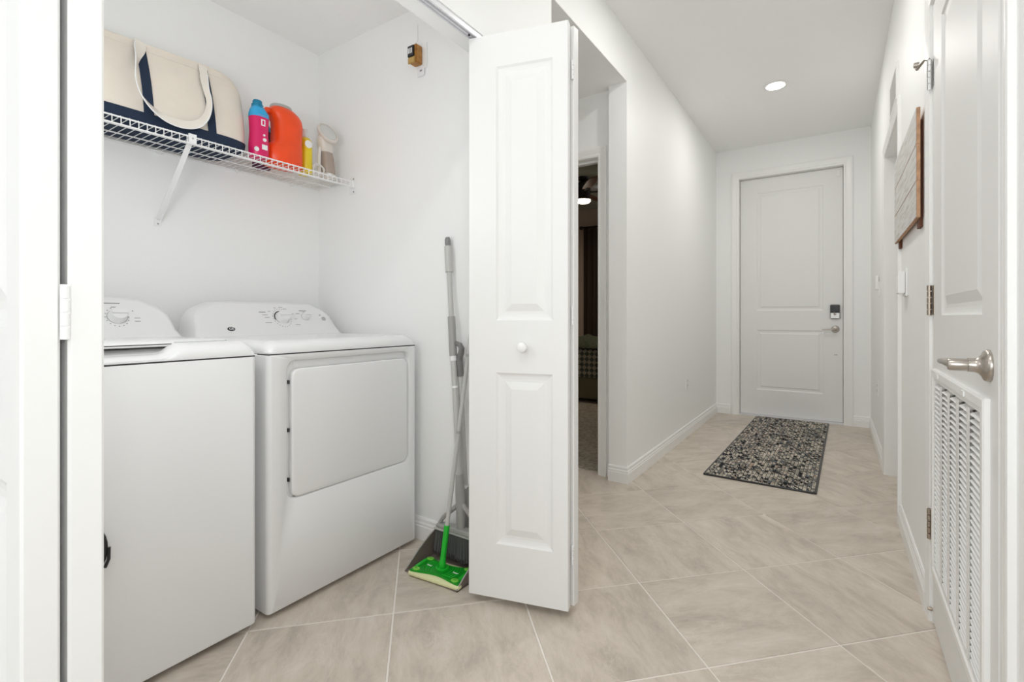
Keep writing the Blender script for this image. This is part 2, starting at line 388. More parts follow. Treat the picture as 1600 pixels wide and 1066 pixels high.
# ---------------------------------------------------------------- panelled doors
PROF_R = [(0, 0), (.007, .0055), (.013, .0075), (.022, .009), (.032, .009), (.058, .0015)]
PROF_F = [(0, 0), (.010, .005), (.016, .006), (.030, .006), (.042, .001)]
def leaf(mb, wd, z0, z1, t, rects, prof):
    """local x 0..wd, front face y=0 looking -y, back y=t; rects recessed panels on both faces"""
    c_ = .0028
    xs = sorted({c_, wd-c_} | {r[0] for r in rects} | {r[1] for r in rects}); zs = sorted({z0, z1} | {r[2] for r in rects} | {r[3] for r in rects})
    for side in (0, 1):
        Y = lambda d: d if side == 0 else t-d
        for i in range(len(xs)-1):
            for k in range(len(zs)-1):
                cx, cz = (xs[i]+xs[i+1])/2, (zs[k]+zs[k+1])/2
                if any(r[0] < cx < r[1] and r[2] < cz < r[3] for r in rects): continue
                q = [(xs[i], Y(0), zs[k]), (xs[i+1], Y(0), zs[k]), (xs[i+1], Y(0), zs[k+1]), (xs[i], Y(0), zs[k+1])]
                mb.add(q, [(0, 1, 2, 3) if side == 0 else (3, 2, 1, 0)])
        for r in rects:
            if len(r) > 4:
                if side: mb.add([(r[0], t, r[2]), (r[1], t, r[2]), (r[1], t, r[3]), (r[0], t, r[3])], [(3, 2, 1, 0)])
                else:
                    mb.loft([[(r[0], d, r[2]), (r[1], d, r[2]), (r[1], d, r[3]), (r[0], d, r[3])] for d in (0, .030)], c0=False)
                continue
            loops = [[(r[0]+a, Y(d), r[2]+a), (r[1]-a, Y(d), r[2]+a), (r[1]-a, Y(d), r[3]-a), (r[0]+a, Y(d), r[3]-a)] for a, d in prof]
            mb.loft(loops, c0=False)
    q = [(c_, 0), (wd-c_, 0), (wd, c_), (wd, t-c_), (wd-c_, t), (c_, t), (0, t-c_), (0, c_)]
    mb.add([(x, y, z0) for x, y in q] + [(x, y, z1) for x, y in q],
           [tuple(reversed(range(8))), tuple(range(8, 16))] + [(k, (k+1) % 8, (k+1) % 8+8, k+8) for k in (1, 2, 3, 5, 6, 7)])
    return mb
def clean(mb):
    return mb
BR = [(.107, .316, .222, .832), (.107, .316, 1.018, 1.922)]
def hinge_small():
    h = MB()
    for k in range(4): h.cyl((0, 0, -.032+.0165*k), (0, 0, -.032+.0165*k+.0145), .0042, 10)
    h.box(-.001, .0008, -.0045, .0045, -.032, .034)
    return h
bif_me = None
def bifold(name, label, panels, hpos, knob=None):
    global bif_me
    loc = panels[0][0]; root = sroot(name, label, (loc[0], loc[1], 0))
    for (p, rz) in panels:
        o = ob('door_panel', leaf(MB(), .370, .028, 2.040, .034, BR, PROF_R), 'door', root, (p[0]-loc[0], p[1]-loc[1], 0), (0, 0, rz))
        if knob and (p, rz) == panels[0]:
            k = MB().lathe([(.002, 0), (.008, 0), (.008, -.010), (.0165, -.016), (.0185, -.023), (.0165, -.030), (.009, -.0345), (.001, -.0355)], (knob[0], 0, knob[1]), 'y', 20)
            ob('knob', k, 'trim', o, smooth=True)
    for z in (.205, 1.035, 1.885): ob('hinge', hinge_small(), 'wire', root, (hpos[0]-loc[0], hpos[1]-loc[1], z), smooth=True)
    return root
b1 = bifold('door_3', 'white panelled bifold door with a round knob, folded beside the brooms',
       [((-1.120, 1.350), R(15.1)), ((-1.132, 1.504), R(-2.8))], (-.7655, 1.483), (.212, .925))
b2 = bifold('door_4', 'white bifold door folded edge-on at the left of the photo',
       [((-1.146, .137), R(1.2)), ((-1.146, .1955), R(-1.6))], (-.7745, .182))
# roller pins into the track
tr = MB()
_px = [(-1.124, 2.062), (-1.124, 2.043), (-1.119, 2.043), (-1.1175, 2.050), (-1.112, 2.050), (-1.1105, 2.0435), (-1.1065, 2.0435), (-1.105, 2.0535), (-1.097, 2.0535), (-1.0955, 2.043), (-1.089, 2.043), (-1.089, 2.062)]
tr.loft([[(x, y, z) for x, z in _px] for y in (.10, 1.56)])
trk = thing('door_track', 'grey metal bifold track under the closet header', 'track', (0, 0, 0))
ob('rail', tr, 'alu', trk)
ob('screw', MB().lathe([(.004, 2.0405), (.004, 2.045)], (-1.105, 1.335, 0), n=8), 'gap', trk)

# front door
d2 = sroot('door_2', 'white two panel front door at the end of the hall', (-.855, YE+.062, 0))
FR = [(.158, .752, .272, .896), (.158, .752, 1.094, 2.325)]
ob('door_slab', leaf(MB(), .912, .014, 2.474, .04, FR, PROF_F), 'door', d2)
k = MB(); k.box(.806, .888, -.022, 0, 1.012, 1.150)
lk = ob('deadbolt', k, 'greydk', d2, bevel=.006)
ob('face_plate', MB().box(.811, .883, -.0235, -.021, 1.018, 1.068), 'lock_w', lk)
ob('keypad', MB().box(.811, .883, -.0235, -.021, 1.070, 1.145), 'black', lk)
kb = MB().lathe([(.011, -.022), (.011, -.028), (.007, -.029)], (.847, 0, 1.056), 'y', 14); kb.tube([(.847, -.030, 1.052), (.838, -.036, 1.078)], [.005, .004], 8)
ob('thumb_turn', kb, 'nickel', lk, smooth=True)
lv = MB().lathe([(.033, 0), (.034, -.006), (.028, -.013), (.012, -.016), (.011, -.045), (.004, -.047)], (.850, 0, .912), 'y', 20)
lv.tube([(.850, -.040, .912), (.83, -.046, .912), (.80, -.047, .910), (.742, -.044, .908)], [.0095, .009, .0065, .0055], 10)
ob('lever_handle', lv, 'nickel', d2, smooth=True)
hl = MB()
for x in (.846, .860): hl.lathe([(.004, -.0008), (.004, .001)], (x, 0, .662), 'y', 8)
ob('screw_hole', hl, 'gap', d2)
ob('contact_sensor', MB().box(.866, .886, -.012, 0, 2.385, 2.445), 'trim', d2, bevel=.003)

# vented closet door on the right (hinged on the far side)
d1 = sroot('door_1', 'white closet door with a return air grille and nickel lever', (.2735, 2.095, 0), R(-90.7))
AR = [(.165, .690, 1.035, 1.960)]; GR = (.087, .725, .240, .822, 1)
ob('door_slab', leaf(MB(), .820, .016, 2.070, .035, AR + [GR], PROF_R), 'door', d1)
g0, g1, h0, h1 = .055, .757, .198, .862
gb = MB()
def ring(mb, x0, x1, z0, z1, prof):
    mb.loft([[(x0+a, -d, z0+a), (x1-a, -d, z0+a), (x1-a, -d, z1-a), (x0+a, -d, z1-a)] for a, d in prof], c0=False, c1=False)
ring(gb, g0, g1, h0, h1, [(0, 0), (0, .009), (.004, .012), (.022, .012), (.026, .008), (.036, .008), (.036, -.020)])
grille = ob('vent_grille', gb, 'trim', d1)
ob('filter_shade_back', MB().box(GR[0]+.001, GR[1]-.001, .0255, .0295, GR[2]+.001, GR[3]-.001), 'gap', grille)  # near-black filter sheet, standing in for the shade behind the louvres
ix0, ix1, iz0, iz1 = g0+.036, g1-.036, h0+.042, h1-.042
ncol, nrow = 5, 38; cw = (ix1-ix0)/ncol; mw = .026
for c in range(1, ncol):
    ob('mullion', MB().box(ix0+c*cw-mw/2, ix0+c*cw+mw/2, -.0085, -.0072, iz0, iz1), 'trim', grille)
sl = MB(); L = cw-mw-.004; P = (iz1-iz0)/nrow
# curved louvre: top edge leans back, lower edge curls out
pf = [(-.0080, -P*.44), (-.0086, -P*.36), (-.0060, -P*.22), (.0105, P*.30), (.0110, P*.24), (-.0052, -P*.30)]
sl.loft([[(x, y, z) for y, z in pf] for x in (0, L)])
sl_me = mesh('slat', sl, 'trim')
for c in range(ncol):
    for r_ in range(nrow):
        s = bpy.data.objects.new('slat', sl_me); COL.objects.link(s); s.parent = grille
        s.location = (ix0 + c*cw + (mw/2 if c else 0) + .006, 0, iz0 + (r_+.5)*P)
        if c in (0,): s.scale = ((cw-mw/2-.004)/L, 1, 1)
        if c == ncol-1: s.scale = ((cw-mw/2-.004)/L, 1, 1)
for x in (.17, .55): ob('clip', MB().box(x, x+.030, -.0145, -.011, h1-.020, h1-.008), 'trim', grille)
lv = MB().lathe([(.033, 0), (.0335, -.004), (.031, -.009), (.022, -.013), (.0165, -.018), (.0145, -.024), (.0145, -.034)], (.755, 0, .930), 'y', 24)
hb = ob('handle', lv, 'nickel', d1, smooth=True, angle=50)
n2 = MB().lathe([(.0125, -.034), (.0128, -.036), (.0128, -.062), (.011, -.066), (.004, -.067)], (.755, 0, .930), 'y', 20)
n2.tube([(.755, -.056, .930), (.735, -.061, .931), (.70, -.063, .932), (.645, -.062, .929)], [.010, .009, .0085, .0075], 12, flat=.9)
ob('lever', n2, 'nickel', hb, smooth=True, angle=50)
ob('latch_plate', MB().box(.816, .8205, .004, .031, .90, .96), 'nickel', d1)
for z, mt in ((1.846, 'chrome'), (1.086, 'nickel_d'), (.333, 'nickel_d')):
    hg = MB()
    for q in range(5): hg.cyl((-.002, -.0095, z-.05+q*.0205), (-.002, -.0095, z-.05+q*.0205+.018), .0068, 12)
    hg.box(-.001, .030, -.0012, .0002, z-.048, z+.050); hg.box(-.0105, -.0035, -.013, -.004, z-.048, z+.05)
    ho = ob('hinge', hg, mt, d1, smooth=True)
    if z > 1.5:
        s = MB().tube([(-.002, -.010, z+.052), (-.012, -.020, z+.058), (-.03, -.030, z+.050), (-.060, -.036, z+.052)], [.005, .004, .004, .006], 8)
        s.lathe([(.009, -.032), (.009, -.046), (.004, -.048)], (-.045, 0, z+.060), 'y', 12)
        ob('pin_stop', s, 'nickel', ho, smooth=True)
ob('foot_bolt', MB().lathe([(.005, -.0135), (.006, -.010), (.006, -.001)], (-.006, 0, .045), 'y', 10), 'nickel_d', d1, smooth=True)

# door in the side doorway (closed, mostly behind its jamb)
d5 = sroot('door_5', 'white door closed inside the doorway on the right', (XR+.075, 3.897, 0), R(-90))
ob('door_slab', leaf(MB(), .832, .012, 2.066, .035, [(.13, .70, .25, .88), (.13, .70, 1.04, 1.93)], PROF_R), 'door', d5)

# ---------------------------------------------------------------- dryer
def appliance_body(y0, y1, z0, z1, depth, front_loops=None):
    """shell around x from -depth to 0 with softly rounded front uprights"""
    mb = MB(); r = .016
    def pl(x, ins): return [(x, a, b) for a, b in rrect(y0+ins, y1-ins, z0+ins*.3, z1, .004, 4)]
    lo = [pl(-depth, 0), pl(-r, 0), pl(-r*.3, .0045), pl(0, .014)]
    return mb, lo
def console(y0, y1, zb, zt, scoop=.0):
    """backsplash: front outline in (y,z) lofted back; face leans back as it rises"""
    c = (y0+y1)/2; hw = (y1-y0)/2
    half = [(hw, zb), (hw-.006, zb+.02), (hw-.016, zb+.045), (hw-.020, zb+.075), (hw-.030, zb+.105), (hw-.048, zb+.128), (hw-.075, zb+.143), (hw-.11, zt-.004), (hw-.20, zt)]
    out = [(c+a, b) for a, b in half] + [(c-a, b) for a, b in reversed(half)]
    H = zt-zb
    def xf(z):
        t = (z-zb)/H; return -.515 - .125*t**.8 - (.0 if t > .12 else 0)
    mb = MB(); loops = []
    for ins, dx in ((0, None), (0, -.014), (.004, -.005), (.012, 0)):
        l = []
        for y, z in out:
            yy = c + (y-c)*(1-ins/hw); zz = zb + (z-zb)*(1-ins/H*.9)
            l.append((-.715 if dx is None else xf(zz)+dx, yy, zz))
        loops.append(l)
    mb.loft(loops, c1=False)
    # front face filled with a centre strip so the lean stays true
    fl = loops[-1]; n = len(fl)
    fs = [(i, i+1, n-2-i, n-1-i) for i in range(n//2-1)]
    mb.add(fl, fs)
    return mb, xf
def deck(y0, y1, x1, zs, zt, depth, scoop=None, nx=40, ny=70):
    """domed top with rounded front and sides as a height field with a skirt"""
    X = [x1 - depth*((i/nx)**1.8) for i in range(nx+1)]
    Y = [y0 + (y1-y0)*(.5-.5*math.cos(PI*k/ny)) for k in range(ny+1)]
    def h(x, y):
        d = x1-x; e = min(y-y0, y1-y); z = zt
        rf, rs = .055, .040
        if d < rf: z -= (zt-zs-.006)*(1-math.sqrt(max(0, 1-(1-d/rf)**2)))
        if e < rs: z -= (zt-zs-.006)*(1-math.sqrt(max(0, 1-(1-e/rs)**2)))
        z = max(z, zs+.004)
        if scoop:
            c, wd, dep = scoop
            a = max(0, min(1, (wd-abs(y-c))/.045)); a = a*a*(3-2*a)
            b = max(0, min(1, (.085-d)/.02)); b = b*b*(3-2*b)
            z -= dep*a*b*min(1, max(0, (z-zs-.004)/.03)*1.0)
        return z
    vs = [(x, y, h(x, y)) for x in X for y in Y]; n = ny+1; fs = []
    for i in range(nx):
        for k in range(ny): fs.append((i*n+k, i*n+k+1, (i+1)*n+k+1, (i+1)*n+k))
    mb = MB().add(vs, fs)
    ringi = [k for k in range(n)] + [i*n+ny for i in range(1, nx+1)] + [nx*n+k for k in range(ny-1, -1, -1)] + [i*n for i in range(nx-1, 0, -1)]
    top = [vs[i] for i in ringi]; bot = [(v[0], v[1], zs) for v in top]
    mb.loft([top, bot], c0=False)
    return mb

DX = -1.608
dr = thing('dryer', 'white front loading dryer with two console knobs, right of the washer', 'dryer', (DX, 1.227, 0))
Y0, Y1 = -.341, .341
mb, lo = appliance_body(Y0, Y1, .016, .899, .70)
N = 8
outer = [(0, a, b) for a, b in rrect(Y0+.014, Y1-.014, .022, .899, .004, N)]
py0, py1, pz0, pz1 = -.276, .299, .383, .880
hole = [(0, a, b) for a, b in rrect(py0, py1, pz0, pz1, .036, N)]
hole1 = [(-.003, a, b) for a, b in rrect(py0+.003, py1-.003, pz0+.003, pz1-.003, .034, N)]
hole2 = [(-.022, a, b) for a, b in rrect(py0+.006, py1-.006, pz0+.006, pz1-.006, .032, N)]
o4 = [[(x, a, b) for a, b in rrect(Y0+i, Y1-i, .016+.4*i, .899, .004, N)] for x, i in ((-.70, 0), (-.020, 0), (-.012, .0012), (-.005, .005), (-.0015, .0095))]
mb = MB().loft(o4 + [outer, hole, hole1, hole2], c0=True, c1=True)
ob('body', mb, 'appl', dr, smooth=True, angle=60)
dl = []
for x, i in ((-.021, 0), (-.004, 0), (-.001, .0015), (.0005, .006)):
    dl.append([(x, a, b) for a, b in rrect(py0+.020+i, py1-.012-i, pz0+.0065+i, .846-i, .030, N)])
dd = ob('door', MB().loft(dl, c0=False), 'appl', dr, smooth=True, angle=60)
ob('handle_recess', MB().box(-.0225, -.0205, -.24, .285, .848, .872), 'appl2', dd)
for z in (.80, .63, .455): ob('hinge_screw', MB().box(-.0205, -.010, py0+.011, py0+.017, z-.006, z+.006), 'gap', dd)
ob('door_gap_shade', MB().box(-.0218, -.015, py0+.03, py1-.03, pz0+.0012, pz0+.0062), 'lidgray', dd)  # grey strip painting the shade into the gap below the door
ob('seam', MB().box(-.69, -.004, Y0+.006, Y1-.006, .899, .9035), 'gap', dr)
ob('top_deck', deck(Y0, Y1, -.001, .9035, .948, .60), 'appl', dr, smooth=True, angle=60)
cm, cxf = console(Y0, Y1, .935, 1.100)
con = ob('console', cm, 'appl2', dr, smooth=True, angle=50)
def on_console(y, z, up=0, xf=cxf):
    return (xf(z)+up, y, z)
LEAN = math.atan2(.115, .165)
def knob(parent, y, z, r, xf, h=.028):
    root_ = MB().lathe([(r*1.06, -.002), (r*1.06, .004), (r*.98, .007), (r*.94, h), (r*.86, h+.004), (.001, h+.004)], (0, 0, 0), 'x', 28)
    root_.box(h-.002, h+.012, -r*.86, r*.86, -r*.17, r*.17)
    o = ob('knob', root_, 'appl2', parent, on_console(y, z, 0, xf), (0, -LEAN*.9, 0), smooth=True)
    sk = MB().lathe([(r*1.13, .0), (r*1.13, .0016), (r*1.0, .002)], (0, 0, 0), 'x', 28)
    ob('knob_skirt', sk, 'lidgray', o, smooth=True)
    return o
KY, KZ = .052, 1.026
k1 = knob(con, KY, KZ, .030, cxf)
arc = MB(); pts = [(.0012, .0355*math.cos(t), .0355*math.sin(t)) for t in [R(100+8*i) for i in range(13)]]
arc.tube(pts, .0022, 6); ob('dial_band', arc, 'black', k1)
knob(con, .172, 1.030, .018, cxf, .02)
def prints(parent, y, z, items, xf, name='dial_print'):
    mb = MB()
    for dy, dz, wd, ht in items:
        zz = z+dz; x = xf(zz)
        mb.add([(x+.0012, y+dy-wd/2, zz-ht/2), (x+.0012, y+dy+wd/2, zz-ht/2), (xf(zz+ht/2)+.0012, y+dy+wd/2, zz+ht/2), (xf(zz+ht/2)+.0012, y+dy-wd/2, zz+ht/2)], [(0, 1, 2, 3)])
    o = ob(name, mb, 'grayprint', parent); o['kind'] = 'stuff'; return o
it = []
for i in range(22):
    a = 2*PI*i/22 + .1; it.append((.042*math.cos(a), .042*math.sin(a), .0035, .0025))
it += [(-.085, .026, .030, .0035), (-.076, .014, .026, .002), (-.070, .002, .022, .002), (-.072, -.022, .030, .002), (-.052, .030, .014, .002),
       (.010, .050, .020, .002), (.028, .042, .018, .002), (.058, .018, .012, .002), (.066, -.006, .016, .002), (.066, -.034, .024, .002), (-.02, .047, .012, .002)]
prints(con, KY, KZ, it, cxf)
prints(con, .172, 1.030, [(-.004, .030, .038, .004), (-.034, .016, .018, .002), (0, .024, .012, .002), (.020, .014, .008, .004)], cxf)
st = MB().lathe([(.011, -.001), (.011, .002), (.006, .004)], (0, 0, 0), 'x', 18)
sb = ob('start_button', st, 'lidgray', con, on_console(.268, 1.020), (0, -LEAN*.9, 0), smooth=True)
prints(con, .256, 1.040, [(0, 0, .012, .003), (-.006, -.004, .003, .006)], cxf)
def emblem(parent, y, z, xf):
    e = MB().lathe([(.0125, -.001), (.0125, .0018), (.011, .0026)], (0, 0, 0), 'x', 24)
    e.xf(Matrix.Diagonal((1, 1.25, .82, 1)))
    o = ob('emblem', e, 'black', parent, on_console(y, z, .0, xf), (0, -LEAN*.9, 0), smooth=True)
    t = text_mb('GE', .0165); t.xf(Matrix(((0, 0, 1, .003), (1, 0, 0, 0), (0, 1, 0, 0), (0, 0, 0, 1))))
    ob('lettering', t, 'white_print', o)
emblem(con, -.192, .978, cxf)

# ---------------------------------------------------------------- washer
wa_ = thing('washer', 'white top loading washer with a black gap under its lid, left of the dryer', 'washer', (DX, .509, 0))
outer = [(0, a, b) for a, b in rrect(Y0+.014, Y1-.014, .022, .899, .004, N)]
mb = MB().loft([[(x, a, b) for a, b in rrect(Y0+i, Y1-i, .016+.4*i, .899, .004, N)] for x, i in ((-.70, 0), (-.020, 0), (-.012, .0012), (-.005, .005), (-.0015, .0095))] + [outer])
ob('body', mb, 'appl', wa_, smooth=True, angle=60)
ob('seam', MB().box(-.69, -.004, Y0+.006, Y1-.006, .899, .9035), 'gap', wa_)
ob('top_deck', deck(Y0, Y1, -.001, .9035, .952, .60, scoop=(0, .125, .030)), 'appl', wa_, smooth=True, angle=60)
ll = []
for z, i in ((.9518, .002), (.9550, 0), (.9568, .003)):
    ll.append([(a, b, z) for a, b in rrect(-.46+i, -.064-i, -.285+i, .285-i, .02, 5)])
lid = ob('lid', MB().loft(ll), 'appl', wa_, smooth=True, angle=60)
ob('lid_lip', MB().loft([[(x, a, b) for a, b in rrect(-.128+i, .128-i, .9425+i, .9562-i, .005, 4)] for x, i in ((-.085, 0), (-.061, 0), (-.058, .003))]), 'appl', lid, smooth=True, angle=60)
ob('lid_gap_shade', MB().box(-.085, -.064, -.112, .116, .9375, .9430), 'gap', wa_)  # black strip put in as the shadow under the lid edge
cm, cxf2 = console(Y0, Y1, .938, 1.105)
con2 = ob('console', cm, 'appl2', wa_, smooth=True, angle=50)
k2 = knob(con2, .149, 1.030, .027, cxf2)
it = [(.034*math.cos(2*PI*i/16), .034*math.sin(2*PI*i/16), .0035, .0028) for i in range(16)] + [(-.006, .050, .046, .004), (-.004, .036, .016, .0025), (.060, -.004, .018, .002), (.058, -.016, .018, .002), (.05, .022, .004, .004)]
prints(con2, .149, 1.030, it, cxf2)
knob(con2, -.06, 1.030, .027, cxf2); knob(con2, -.20, 1.030, .018, cxf2, .02)

# black oval clip on the washer front, half hidden by the left bifold
cl = thing('magnetic_clip', 'black oval magnetic clip on the washer front behind the left bifold door', 'clip', (DX+.001, .424, .428))
c_ = MB(); pts = []
for i in range(25):
    a = 2*PI*i/24; pts.append((.008, .030*math.cos(a), .056*math.sin(a)))
c_.tube(pts, .0055, 8, cap=False); ob('rim', c_, 'black', cl, smooth=True)
ob('plate', MB().lathe([(.028, .001), (.028, .006), (.024, .009)], (0, 0, 0), 'x', 24).xf(Matrix.Diagonal((1, 1, 1.9, 1))), 'white_print', cl, smooth=True)
ob('latch', MB().tube([(.012, .036, .0), (.014, .035, -.03), (.012, .028, -.05)], .004, 8), 'black', cl, smooth=True)

# ---------------------------------------------------------------- wire shelf
SZ = 1.735; SX0, SX1 = -2.404, -2.098
sh = thing('wire_shelf', 'white wire shelf across the back of the laundry closet', 'shelf', (SX0, 0, SZ))
yA, yB = .075, 1.604
def rod(nm, x, z, r): return ob(nm, MB().cyl((x-SX0, yA, z-SZ), (x-SX0, yB, z-SZ), r, 8), 'wire', sh, smooth=True)
rod('front_rail', SX1, 1.729, .0032); rod('front_rail', SX1, 1.703, .0032); rod('back_rail', SX0+.006, SZ-.005, .0030)
rod('middle_rail', SX0+.11, SZ-.005, .0028); rod('middle_rail', SX0+.21, SZ-.0055, .0028)
wm = MB().tube([(.004, 0, -.001), (SX1-SX0-.002, 0, -.002), (SX1-SX0+.0025, 0, -.006), (SX1-SX0+.0025, 0, -.034)], .0016, 6)
w_me = mesh('cross_wire', wm, 'wire', smooth=True)
ny = int((yB-yA)/.0254)
for i in range(ny+1):
    o = bpy.data.objects.new('cross_wire', w_me); COL.objects.link(o); o.parent = sh; o.location = (0, yA+.004+i*.0254, 0)
br = MB()
A = Vector((SX1-SX0+.004, .859, -.004)); B = Vector((.004, .857, -.292))
def bar(mb, a, b, wy, th):
    d = (b-a).normalized(); n = Vector((0, 1, 0)); u = d.cross(n).normalized()
    mb.loft([[p + n*sy*wy + u*su*th for sy, su in ((-1, -1), (1, -1), (1, 1), (-1, 1))] for p in (a, b)])
bar(br, A, B, .0095, .0015)
br.loft([[Vector(p)+q for q in (Vector((0, 0, 0)), Vector((.004, 0, .006)))] + [] for p in ()] or [[A+Vector((0, .0095, 0)), A+Vector((0, .0065, 0)), A+Vector((-.012, .0065, -.0)), A+Vector((-.012, .0095, 0))], [B+Vector((.0, .0095, 0)), B+Vector((0, .0065, 0)), B+Vector((0, .0065, -.012)), B+Vector((0, .0095, -.012))]])
br.box(SX1-SX0-.003, SX1-SX0+.007, .846, .872, -.030, .004)
bo = ob('support_brace', br, 'wire', sh)
ob('wall_plate', MB().box(-.005, -.001, .843, .871, -.322, -.285), 'wire', bo, bevel=.0015)
ob('screw', MB().lathe([(.004, 0), (.003, .002)], (-.001, .857, -.311), 'x', 8), 'lidgray', bo)
ob('screw', MB().lathe([(.0035, 0), (.003, .002)], (SX1-SX0+.007, .859, -.013), 'x', 8), 'lidgray', bo)
eb = MB().box(SX1-SX0-.038, SX1-SX0+.016, 1.6035, 1.6095, -.068, .020)
eb.box(SX1-SX0-.020, SX1-SX0+.010, 1.588, 1.6035, -.038, -.002)
e_ = ob('end_bracket', eb, 'wire', sh, bevel=.002)
for z in (.010, -.056): ob('screw', MB().lathe([(.004, 1.602), (.004, 1.604)], (SX1-SX0-.002, 0, z), 'y', 8), 'grayprint', e_)
for y in (.25, .55, .86, 1.17, 1.45): ob('wall_clip', MB().box(-.005, .010, y-.008, y+.008, -.016, .002), 'wire', sh, bevel=.002)

# ---------------------------------------------------------------- tote bag
bx, byc = -2.250, .812
tb_ = thing('tote_bag', 'cream canvas tote bag with navy base and straps on the wire shelf', 'bag', (bx, byc, SZ+.001))
def bag_x(y, z):      # front face depth (local)
    t = max(0, min(1, z/.32)); return .118 - .060*t**1.3 + .012*math.sin(PI*t)*math.cos(y*5)
def bag_loop(z, hw, ins=0):
    P = rrect(-1, 1, -1, 1, .35, 6); L = []
    for a, b in P:
        y = b*(hw-ins); L.append((a*(bag_x(y, z)-ins), y, z + .006*math.sin(y*11)*max(0, z/.3)))
    return L
zs = [(0, .255), (.004, .268), (.02, .277), (.046, .280), (.10, .283), (.16, .283), (.22, .281), (.26, .277), (.29, .268), (.312, .254), (.324, .240), (.330, .222)]
ob('canvas_body', MB().loft([bag_loop(z, h) for z, h in zs]), 'canvas', tb_, smooth=True, angle=80)
nb = [(-.001, .256), (.003, .271), (.02, .280), (.042, .2835), (.046, .283), (.0455, .281)]
def bl2(z, h): return [(a*1.015+math.copysign(.0015, a), b, c) for a, b, c in bag_loop(z, h)]
ob('navy_base', MB().loft([bl2(z, h) for z, h in nb], c1=False), 'navy', tb_, smooth=True, angle=80)
def strap(yc, nm):
    mb = MB(); l = []
    for k in range(11):
        z = .030 + (.322-.030)*k/10; y0 = yc + .010*(1-k/10)
        l.append([(bag_x(y0-.016, z)+.0015, y0-.016, z), (bag_x(y0, z)+.004, y0, z), (bag_x(y0+.016, z)+.0015, y0+.016, z), (bag_x(y0, z)-.004, y0, z)])
    mb.loft(l); return ob(nm, mb, 'navy', tb_, smooth=True, angle=80)
ya, yb = -.090, .125
strap(ya, 'navy_strap'); strap(yb, 'navy_strap')
# drooping handle: ribbon (path in y,z, width vector turning over at the ends)
ctrl = [(-.088,.326,.018,0),(-.096,.290,.018,.004),(-.112,.24,.010,.018),(-.124,.19,.006,.026),(-.126,.14,.006,.026),(-.112,.095,.008,.026),(-.08,.06,.012,.022),(-.035,.040,.016,.016),
        (.015,.036,.017,.014),(.06,.048,.015,.016),(.09,.078,.011,.02),(.108,.12,.007,.022),(.116,.165,.005,.02),(.112,.21,.007,.016),(.114,.255,.012,.008),(.122,.326,.016,0)]
def crom(P, n):
    out = []
    for i in range(len(P)-1):
        a, b, c, d = P[max(i-1, 0)], P[i], P[i+1], P[min(i+2, len(P)-1)]
        for k in range(n):
            t = k/n; out.append(tuple(.5*((2*q)+(-p+r)*t+(2*p-5*q+4*r-u)*t*t+(-p+3*q-3*r+u)*t**3) for p, q, r, u in zip(a, b, c, d)))
    return out + [P[-1]]
ctrl = crom(ctrl, 4)
hm = MB(); fr = []
for i, (y, z, wd, off) in enumerate(ctrl):
    p = Vector((y, z)); q = Vector(ctrl[min(i+1, len(ctrl)-1)][:2]) - Vector(ctrl[max(i-1, 0)][:2]); q.normalize(); n = Vector((-q.y, q.x))
    x = bag_x(y, z) + .006 + off
    a = p + n*wd; b = p - n*wd; tilt = off*.5
    fr.append([(x-tilt, a.x, a.y), (x+.0025-tilt, a.x, a.y), (x+.003+tilt, b.x, b.y), (x+tilt, b.x, b.y)])
hm.loft(fr); hd = ob('handle', hm, 'canvas_l', tb_, smooth=True, angle=50)
em = MB().tube([(f[2][0]+.0005, f[2][1], f[2][2]) for f in fr[2:-2]], .0022, 6); ob('piping', em, 'white_print', hd, smooth=True)
um = MB().loft([[(f[0][0]-.0012, f[0][1], f[0][2]), (f[0][0]-.0002, f[0][1], f[0][2]), (f[3][0]-.0002, f[3][1], f[3][2]), (f[3][0]-.0012, f[3][1], f[3][2])] for f in fr[1:-1]])
ob('handle_lining', um, 'navy', hd, smooth=True)
hmm = MB().tube([(bag_x(y, .300)+.001, y, .300+.004*math.sin(y*11)) for y in [(-.24+.48*k/16) for k in range(17)]], .0016, 6)
ob('hem_stitch', hmm, 'canvas_l', tb_, smooth=True)

# ---------------------------------------------------------------- bottles on the shelf
def oval_loops(spec, n=28, ex=2.6):
    """spec rows (z, half-depth x, half-width y, cx, cy)"""
    L = []
    for z, hx, hy, cx_, cy_ in spec:
        l = []
        for k in range(n):
            t = 2*PI*k/n; c, s = math.cos(t), math.sin(t)
            l.append((cx_ + hx*math.copysign(abs(c)**(2/ex), c), cy_ + hy*math.copysign(abs(s)**(2/ex), s), z))
        L.append(l)
    return L
def softener(loc, rz, label, body, label_col, band):
    t = thing('detergent_bottle', label, 'bottle', loc, rz)
    ob('body', MB().loft(oval_loops([(0, .030, .034, 0, 0), (.006, .034, .038, 0, 0), (.05, .034, .040, 0, 0), (.11, .032, .036, 0, 0), (.16, .033, .038, 0, .0), (.185, .033, .040, 0, 0)])), body, t, smooth=True, angle=60)
    ob('shoulder', MB().loft(oval_loops([(.178, .0335, .0405, 0, 0), (.196, .032, .040, 0, 0), (.212, .027, .033, 0, -.003), (.224, .022, .025, 0, -.005), (.228, .019, .020, 0, -.006)])), 'sky', t, smooth=True, angle=60)
    cap = MB().lathe([(.024, .224), (.024, .236), (.0195, .238), (.019, .252), (.017, .255), (.001, .255)], (0, -.006, 0), 'z', 24)
    ob('cap', cap, 'teal', t, smooth=True)
    return t
pk = softener((-2.158, 1.147, SZ+.001), 0, 'pink fabric softener bottle with a sky blue shoulder and teal cap', 'pink', 'pink', None)
lb = MB()
for y0, y1, z0, z1 in ((-.008, .010, .138, .166), (-.004, .020, .034, .056)): lb.box(.0345, .0358, y0, y1, z0, z1)
